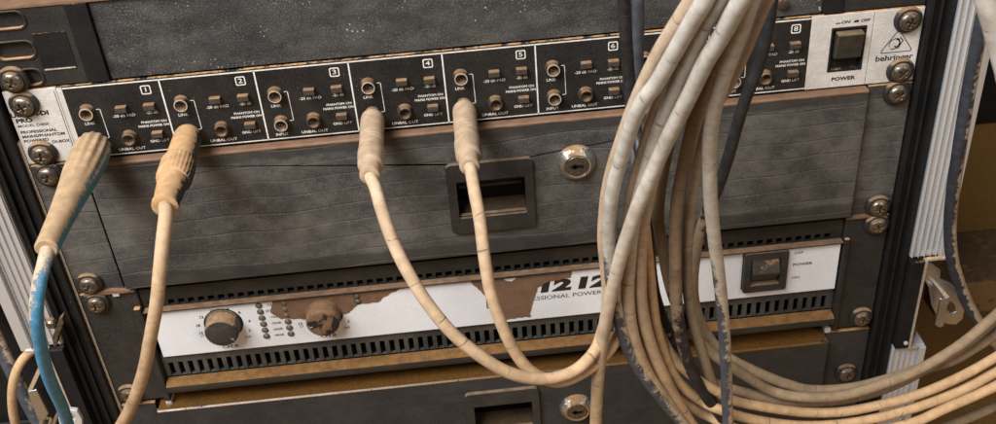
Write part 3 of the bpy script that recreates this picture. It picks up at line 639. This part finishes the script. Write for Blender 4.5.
# ------------------------------------------------------------------ cables
def spline(pts, n=14):
    out = []; m = len(pts)
    for i in range(m - 1):
        p0, p1, p2, p3 = (pts[max(0, i - 1)], pts[i], pts[i + 1], pts[min(m - 1, i + 2)])
        for j in range(n):
            t = j / n; out.append(.5 * ((2 * p1) + (p2 - p0) * t + (2 * p0 - 5 * p1 + 4 * p2 - p3) * t * t + (3 * p1 - p0 - 3 * p2 + p3) * t ** 3))
    out.append(pts[-1]); return out
def relax(c, it=2):
    for _ in range(it): c = [c[0]] + [(c[i - 1] + c[i] * 2 + c[i + 1]) / 4 for i in range(1, len(c) - 1)] + [c[-1]]
    return c
def tube(path, r, coat, pale, seed, seg=20, lump=.035):
    """sweep a slightly lumpy round cord; coat/pale: functions of 0..1 along the cord"""
    bm = B(); uvl = bm.loops.layers.uv.new('along'); cl = bm.verts.layers.float_color.new('coat')
    n = len(path); L = 0; rings = []; us = []
    nrm = None
    for i, p in enumerate(path):
        t = (path[min(n - 1, i + 1)] - path[max(0, i - 1)]).normalized()
        if nrm is None: nrm = t.orthogonal().normalized()
        nrm = (nrm - t * nrm.dot(t)).normalized(); bn = t.cross(nrm)
        if i: L += (p - path[i - 1]).length
        us.append(L); f = i / (n - 1); ring = []
        for k in range(seg):
            a = 2 * math.pi * k / seg
            q = V((L * .09 + seed * 7, math.cos(a) * .8, math.sin(a) * .8))
            rr = r * (1 + lump * mnoise.noise(q) + lump * .55 * mnoise.noise(q * 4))
            v = bm.verts.new(p + (nrm * math.cos(a) + bn * math.sin(a)) * rr); v[cl] = (coat(f, L), pale(f, p), 0, 1); ring.append(v)
        rings.append(ring)
    for i in range(n - 1):
        for k in range(seg):
            f = bm.faces.new((rings[i][k], rings[i][(k + 1) % seg], rings[i + 1][(k + 1) % seg], rings[i + 1][k]))
            for l, (u, v) in zip(f.loops, ((us[i], k), (us[i], k + 1), (us[i + 1], k + 1), (us[i + 1], k))): l[uvl].uv = (u + seed * 53, v / seg)
    bm.faces.new(rings[0]); bm.faces.new(rings[-1]); return bm
def prof1(kv):
    def f(t):
        if t <= kv[0][0]: return kv[0][1]
        for (a, x), (b_, y) in zip(kv, kv[1:]):
            if t <= b_: return x + (y - x) * (t - a) / (b_ - a)
        return kv[-1][1]
    return f
def yb(py):      # how far the hanging bundle stands in front of the panels
    return prof1([(-80, -176), (0, -165), (155, -120), (300, -95), (424, -78)])(py)
PALE = prof1([(-260, 0), (-190, .05), (-110, .35), (-40, .75), (30, .95)])  # coat pales with height: drier mud plus cooler light painted in
cid = [0]
def cable(label, pts, r, mat, coat=((0, 1),), dy=None, world=None, pale=1.0, group='muddy cables hanging in front of the rack', start=None, relaxn=3):
    cid[0] += 1
    if world is None:
        world = [P(p[0], p[1], (p[2] if len(p) > 2 else yb(p[1]) + dy)) for p in pts]
    if start is not None: world = list(start) + world
    c = relax(spline(world), relaxn); cf = prof1(list(coat)); org = c[0] if start is not None else world[len(world) // 2]
    bm = tube(c, r, lambda f, L: cf(f), lambda f, p: min(1.0, max(0.0, PALE(p.z) * pale)), cid[0])
    t = thing('audio_cable', label, 'cable', org, group)
    obj('cord', bm, CM[mat], t, True); return t
def plug(t, x, z, prof, mat, fl=None, nm='plug', seg=40):
    bm = B(); uvl = None; lathe(bm, prof, x, z, seg, fl)
    cl = bm.verts.layers.float_color.new('coat'); uvl = bm.loops.layers.uv.new('along')
    for v in bm.verts: v[cl] = (1, .12, 0, 1)
    for f in bm.faces:
        for l in f.loops: l[uvl].uv = (-l.vert.co.y * .6 + x, 0)
    return obj(nm, bm, mat, t, True)

def plug_mat(name, jk, mud, lo=.3, side=0.0):
    """plug shell: mud coat broken on one side"""
    n = NT(name); g = n.t.nodes.new('ShaderNodeNewGeometry'); sp = n.t.nodes.new('ShaderNodeSeparateXYZ'); n.t.links.new(g.outputs['Normal'], sp.inputs[0])
    n1 = n.noise(.35, 5, .65); n2 = n.noise(1.4, 3, .6, off=3)
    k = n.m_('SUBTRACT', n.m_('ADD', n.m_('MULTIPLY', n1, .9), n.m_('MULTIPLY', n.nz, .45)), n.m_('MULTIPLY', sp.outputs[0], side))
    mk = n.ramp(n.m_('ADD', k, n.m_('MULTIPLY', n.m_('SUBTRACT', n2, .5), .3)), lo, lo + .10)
    mc = n.mix(n.ramp(n.noise(.18, 4, .6, off=7), .3, .7), tuple(c * .72 for c in mud), mud)
    n.bump(n.m_('ADD', n.m_('MULTIPLY', mk, 1.4), n.m_('MULTIPLY', n2, .5)), .00015)
    return n.fin(n.mix(mk, jk, mc), n.m_('ADD', .45, n.m_('MULTIPLY', mk, .42)), 0, .35)
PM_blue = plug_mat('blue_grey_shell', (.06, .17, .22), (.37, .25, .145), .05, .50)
PM_black = plug_mat('black_shaded_shell', (.03, .03, .03), (.43, .26, .13), .04, .62)  # bare black on the right also paints in the plug's shaded side
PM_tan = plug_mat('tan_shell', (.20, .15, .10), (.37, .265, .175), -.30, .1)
GP = 'instrument leads plugged into the unit'
XI = [X0 + k * PT + IN[0] for k in range(8)]; ZI = IN[1]
# channel 1: big moulded plug, blue lead
ribs = lambda d, a: 1 + (.05 * math.cos(a * 13) if 4 < d < 42 else 0) * min(1, (42 - d) / 14 if d > 28 else 1)
t = cable('blue lead with a long ribbed tan and blue plug in the leftmost input socket', [(44.5, 262, -101), (38.5, 288, -111), (36.5, 318, -115), (40, 343, -112), (45, 365, -105), (52, 385, -96), (60, 402, -86), (66, 418, -74), (72, 440, -60)], 3.17, 'blue',
          coat=((0, .75), (.12, .8), (.22, .52), (.38, .3), (.6, .12), (1, .05)), start=[V((XI[0], -80, ZI)), V((XI[0] + .2, -94, ZI))], pale=.3, group=GP)
t.location = t.location
plug(t, XI[0], ZI, [(5, 6.0), (5.4, 7.6), (7, 8.4), (12, 8.9), (24, 9.2), (38, 8.8), (48, 7.8), (60, 6.9), (75, 6.0), (90, 5.5), (97, 5.4), (97.6, 4.6), (97.6, 3.8)], PM_blue, ribs, seg=78)
# channel 2
kn = lambda d, a: 1 + (.022 * math.cos(a * 26) if 33 < d < 49 else 0)
t = cable('tan lead with knurled plug collar in the second input socket from the left', [(166, 214, -79), (163, 240, -88), (160, 270, -94), (157, 300, -97), (151, 335, -96), (144, 370, -92), (134, 400, -88), (122, 424, -82), (106, 450, -75)], 3.30, 'tan',
          coat=((0, 1), (.5, .85), (.75, .6), (1, .75)), start=[V((XI[1], -55, ZI)), V((XI[1], -70, ZI))], pale=.25, group=GP)
plug(t, XI[1], ZI, [(4.6, 5.5), (5, 6.6), (8, 7.2), (31, 7.4), (32, 7.2), (32.5, 8.3), (34, 8.6), (48, 8.6), (49.5, 8.1), (50, 7.4), (62, 6.6), (68, 6.0), (69.5, 6.5), (71.5, 6.3), (72, 5.0), (72, 4)], PM_black, kn, seg=104)
# channels 4 and 5
def jp(t, k):
    fn = lambda d, a: 1 + (.07 * max(0, math.cos(a * 3 + 1)) if 40 < d < 53 else 0) - (.05 if (25 < d < 34 and int(d) % 3 == 0) else 0) + .02 * mnoise.noise(V((d * .12, a, k)))
    pr_ = [(4.6, 4.4), (5.0, 5.4), (6.2, 6.0), (8, 6.25)] + [(8.5 + i * .5, 6.3) for i in range(0, 62)] + [(39.6, 6.3), (40.1, 6.7)] + [(41 + i, 6.75 - .03 * i) for i in range(12)] + [(53, 6.2), (54, 5.2), (57, 4.9), (60, 4.7), (60.5, 5.1), (62.5, 4.9), (63, 4.2), (63.2, 3.2)]
    plug(t, XI[k], ZI, pr_, PM_tan, fn, seg=48)
t = cable('cream lead plugged into channel four, hanging in the widest low loop', [(375.5, 188, -69), (381, 208, -78), (391, 237, -88), (405, 267, -97), (425, 300, -105), (450, 331, -111), (480, 356, -115), (512, 374, -115), (545, 379, -111), (574, 371, -106), (594, 352, -102), (603, 330, -98), (607, 310, -95),
    (608, 290, yb(290) + 2), (606, 265, yb(265) + 3), (604, 240, yb(240) + 4), (605, 215, yb(215) + 4), (608, 190, yb(190) + 4), (614, 165, yb(165) + 4), (623, 138, yb(138) + 5), (633, 110, yb(110) + 5), (645, 82, yb(82) + 5), (660, 52, yb(52) + 4), (677, 24, yb(24) + 4), (693, -2, yb(-2) + 4), (712, -40, yb(-40) + 4)],
    3.15, 'tan', coat=((0, 1), (.45, .95), (.52, .5), (.6, .5), (.7, .7), (1, .8)), start=[V((XI[3], -48, ZI)), V((XI[3], -61, ZI))], pale=.45, group=GP); jp(t, 3)
t = cable('cream lead plugged into channel five, falling steeply behind the wider loop', [(471, 172, -66), (475, 195, -76), (480, 222, -84), (485, 262, -93), (491, 294, -98), (501, 323, -102), (515, 352, -104), (532, 372, -105), (558, 382, -104), (586, 371, -101), (606, 354, -96), (618, 335, -92), (624, 313, -88),
    (626, 285, yb(285) + 9), (627, 250, yb(250) + 8), (629, 220, yb(220) + 6), (632, 195, yb(195) + 5), (637, 175, yb(175) + 4), (643, 155, yb(155) + 5), (649, 134, yb(134) + 6), (656, 110, yb(110) + 8), (667, 86, yb(86) + 8), (681, 58, yb(58) + 8), (696, 32, yb(32) + 8), (714, 2, yb(2) + 8), (738, -40, yb(-40) + 8)],
    3.05, 'tan', coat=((0, 1), (.6, .95), (.75, .75), (1, .7)), start=[V((XI[4], -46, ZI)), V((XI[4], -60, ZI))], pale=.35, group=GP); jp(t, 4)

cable('chalky cable crossing in front of the whole bundle from upper right to bottom left', [(762, -36), (741, 0), (722, 35), (705, 63), (691, 92), (676, 122), (660, 155), (648, 183), (638, 206), (630, 228), (622, 252), (616, 275), (610, 300), (604, 330), (599.5, 362), (597, 395), (595.5, 430), (594, 460)], 3.30, 'tan', ((0, 1), (1, .9)), -12, pale=1.05)
cable('chalky grey cable just left of the front diagonal one, ending in the coil', [(742, -40), (718, 0), (703, 28), (690, 56), (677, 85), (666, 112), (656, 140), (648, 165), (641, 190), (635, 215), (631, 240), (629, 265), (628, 295), (631, 325), (638, 352), (649, 376), (666, 400), (684, 424), (706, 450)], 3.26, 'tan', ((0, .95), (1, .9)), -4, pale=1.0)
cable('tan cable in the middle of the bundle that turns down to the bottom edge', [(700, 70), (686, 105), (672, 130), (660, 155), (651, 182), (645, 210), (641, 240), (640, 270), (641, 300), (645, 325), (652, 348), (661, 370), (673, 394), (690, 422), (712, 452)], 3.26, 'tan', ((0, .9), (1, 1)), 0, pale=.6)
cable('outermost left cable of the bundle, pale above and slate blue below', [(726, -40), (705, 0), (690, 25), (673, 55), (656, 84), (643, 101), (632, 124), (622, 156), (615, 180), (611, 200), (609.5, 226), (609.5, 250), (611, 275), (615, 302), (621, 328), (632, 358), (648, 382), (666, 404), (688, 430), (706, 450)], 3.17, 'slate',
      ((0, 1), (.48, 1), (.56, .75), (.66, .36), (.85, .30), (1, .5)), -6, pale=1.25)
cable('black cable falling straight behind the left of the bundle', [(622, -40, -62), (624, 0, -60), (626, 40, -58), (629.5, 85, -56), (633, 118, -60), (640, 150, -75), (645, 190, -80), (648, 225, -78), (650, 260, -76), (653, 285, -74), (658, 305, -72), (667, 329, -71), (679, 352, -70), (697, 373, -68), (718, 385, -66), (742, 392, -65), (772, 399, -63), (805, 402, -62), (845, 399, -61), (884, 389, -60), (922, 371, -58), (961, 348, -56), (996, 319, -54), (1030, 288, -52)], 3.08, 'brown',
      ((0, .05), (.3, .12), (.42, .3), (.5, .35), (.62, .9), (1, .95)), pale=.1)
cable('thin drab green cable beside the black one', [(637, -40, -42), (638.5, 0, -42), (638, 45, -42), (637, 85, -44), (635.5, 112, -56), (636, 140, -66), (637, 170, -72), (642, 220, -74), (646, 260, -76), (649, 298, -76), (655, 320, -76), (664, 342, -76), (676, 361, -76), (690, 374, -76), (704, 384, -76), (718, 392, -75), (732, 400, -74), (758, 406, -73), (800, 412, -72), (840, 412, -71), (880, 405, -70), (920, 394, -69), (960, 377, -68), (996, 357, -66), (1030, 335, -64)], 2.90, 'tan',
      ((0, .10), (.25, .12), (.36, .35), (.45, 1), (1, 1)), pale=.15)
cable('tan cable sweeping right in the coil, directly above its lowest pale cable', [(640, 170), (643, 215), (648, 260), (652, 300), (657, 330), (666, 358), (676, 378), (689, 392), (703, 402), (718, 409, -78), (742, 417, -76), (772, 423, -75), (805, 426, -74), (842, 424, -73), (881, 417, -72), (920, 406, -71), (960, 391, -70), (996, 372, -68), (1030, 352, -66)], 2.99, 'tan', ((0, 1), (1, .75)), 8, pale=.1)
cable('lowest cable of the coil, pale tan, leaving at the lower right corner', [(634, 200), (631, 240), (630, 280), (636, 320), (646, 352), (661, 378), (678, 397), (692, 408), (710, 417), (740, 430, -80), (800, 440, -78), (860, 434, -77), (912, 423, -76), (944, 409, -75), (970, 398, -74), (996, 386, -73), (1030, 368, -71)], 2.99, 'tan', ((0, 1), (1, 1)), 10, pale=.15)
cable('brown cable low behind the coil at the lower right', [(860, 452, -60), (900, 443, -60), (940, 429, -59), (976, 415, -58), (1000, 404, -57), (1030, 390, -56)], 2.90, 'brown', ((0, .9), (1, 1)), pale=0)
cable('dark brown cable deepest in the bundle, seen between the diagonal and mottled cables', [(690, 60), (678, 100), (668, 145), (661, 180), (658, 212), (660, 232), (664, 254), (667, 272), (672, 292), (681, 316), (694, 335), (708, 350), (722, 361), (736, 370), (752, 380), (772, 391), (800, 397, -74), (840, 396, -72), (880, 385, -70), (920, 369, -68), (960, 345, -66), (996, 315, -64), (1030, 284, -62)], 2.99, 'brown', ((0, .85), (.3, .6), (.4, .25), (.55, .95), (1, 1)), 16, pale=.1)
cable('mottled dark brown cable in the bundle, right of centre, black towards its foot', [(764, -40), (746, -4), (728, 38), (714, 68), (703, 98), (694, 125), (687, 152), (682, 176), (678, 200), (676, 225), (675.5, 260), (676, 295), (679, 325), (685, 352), (694, 376), (706, 396), (720, 415), (736, 440)], 3.26, 'brown', ((0, .95), (.45, .9), (.6, .75), (.7, .35), (1, .15)), 5, pale=.12)
cable('slim tan cable close behind the mottled dark one', [(790, -40), (766, 0), (754, 26), (742, 55), (728, 84), (713, 108), (704, 128), (699, 152), (695, 178), (690, 205), (688, 230), (686.5, 255), (687, 280), (689, 301), (694, 325), (701, 348), (708, 371), (716, 393), (726, 412), (740, 436)], 2.90, 'brown', ((0, .9), (.5, .95), (.62, 1), (1, 1)), 13, pale=.35)
cable('black cable slanting down behind the right side of the bundle, tan in the coil', [(780, -40, -70), (772, 0, -68), (768, 28, -66), (760, 62, -64), (751, 85, -62), (741, 112, -60), (729, 155, -56), (717, 190, -52), (706, 214, -50), (699, 238, -50), (694, 268, -50), (693.5, 295, -50), (699, 318, -52), (708, 336, -54), (720, 351, -58), (734, 361, -62), (750, 369, -64), (770, 378, -65), (790, 385, -65), (812, 390, -64), (850, 388, -62), (884, 380, -60), (916, 370, -58), (936, 366, -57), (958, 358, -56), (996, 334, -53), (1030, 306, -50)], 2.99, 'brown',
      ((0, .05), (.2, .1), (.3, .3), (.36, .6), (.5, .95), (1, 1)), pale=.1)
cable('pale cable hanging straight down the right side of the bundle, slate grey at its foot', [(768, -40), (751, 0), (742, 26), (731, 55), (721, 85), (714, 110), (710.5, 135), (709.5, 160), (710, 185), (711.5, 212), (714.5, 240), (718, 268), (721, 295), (724, 330), (726, 370), (727, 400), (728.5, 432), (729, 460)], 3.12, 'slate',
      ((0, 1), (.55, 1), (.62, .62), (.72, .5), (.8, .38), (1, .36)), -9, pale=.9)
# rest of the leads round the case
cable('dark strap-like cable with a pale edge running down outside the right aluminium edge', [(1000, -40, -40), (985, 10, -42), (976, 52, -42), (967, 100, -40), (959, 150, -38), (953, 190, -34), (950, 225, -30), (952, 257, -28), (961, 288, -26), (975, 317, -26), (994, 342, -26), (1020, 360, -26)], 3.61, 'black', ((0, .35), (.3, .3), (.8, .4), (1, .8)), pale=0, group=None)
cable('thick chalky blue-grey cable cutting across the top right corner', [(960, -70, -150), (978, -28, -150), (988, 6, -150), (998, 40, -150), (1008, 80, -150), (1018, 120, -150)], 4.31, 'slate', ((0, .8), (1, .75)), pale=1.1, group=None)
cable('tan cable curving out beside the left latch at the lower left corner', [(46, 343, 10), (36, 348, 6), (24, 358, 0), (16, 372, -5), (12, 392, -8), (13, 412, -8), (17, 430, -8), (22, 450, -8)], 2.73, 'tan', ((0, 1), (1, 1)), pale=0, group=None)
cable('slate tube running down the far left edge behind the latch', [(-30, 290, 60), (-8, 330, 50), (8, 362, 44), (24, 394, 40), (40, 424, 36), (56, 450, 34)], 4.84, 'slate', ((0, .3), (1, .2)), pale=0, group=None)
for i, (x0_, x1_) in enumerate(((60, 48), (66, 56), (72, 60))):
    cable('thin dark wire behind the left latch, %s of three' % ('left one', 'middle one', 'right one')[i], [(x0_ - 16, 340, 20), (x0_ - 4, 372, 14), (x1_ + 2, 400, 10), (x1_ - 8, 430, 10)], 1.32, 'brown', ((0, .4), (1, .6)), pale=0, group='thin wires behind the left latch')

# ------------------------------------------------------------------ things on the floor behind
b = B(); box(b, -420, -72, 70, 420, -462, -170); box(b, -416, -76, 66, 69.9, -300, -296); o = obj('dark_box', b, M['rail_black'], org=V((-246, 245, -462)), bevel=3); o['label'] = 'added dark block covering the lit floor outside the lower left edge of the rack'; o['category'] = 'case'  # added block, hides lit floor so this corner stays dark
b = B(); q = P(985, 122, 600); box(b, q.x - 60, q.x + 360, 600, 900, -468, -120); o = obj('dark_box', b, M['rail_black'], org=V((q.x + 100, 750, -468)), bevel=3); o['label'] = 'dark equipment case standing beyond the rack at the upper right'; o['category'] = 'case'
b = B(); q = P(980, 282, 60); box(b, 560, 900, 60, 120, q.z - 30, q.z); o = obj('wooden_plank', b, M['ply'], org=V((730, 90, q.z - 30)), bevel=2); o['label'] = 'muddy wooden plank lying behind the right latch'; o['category'] = 'plank'
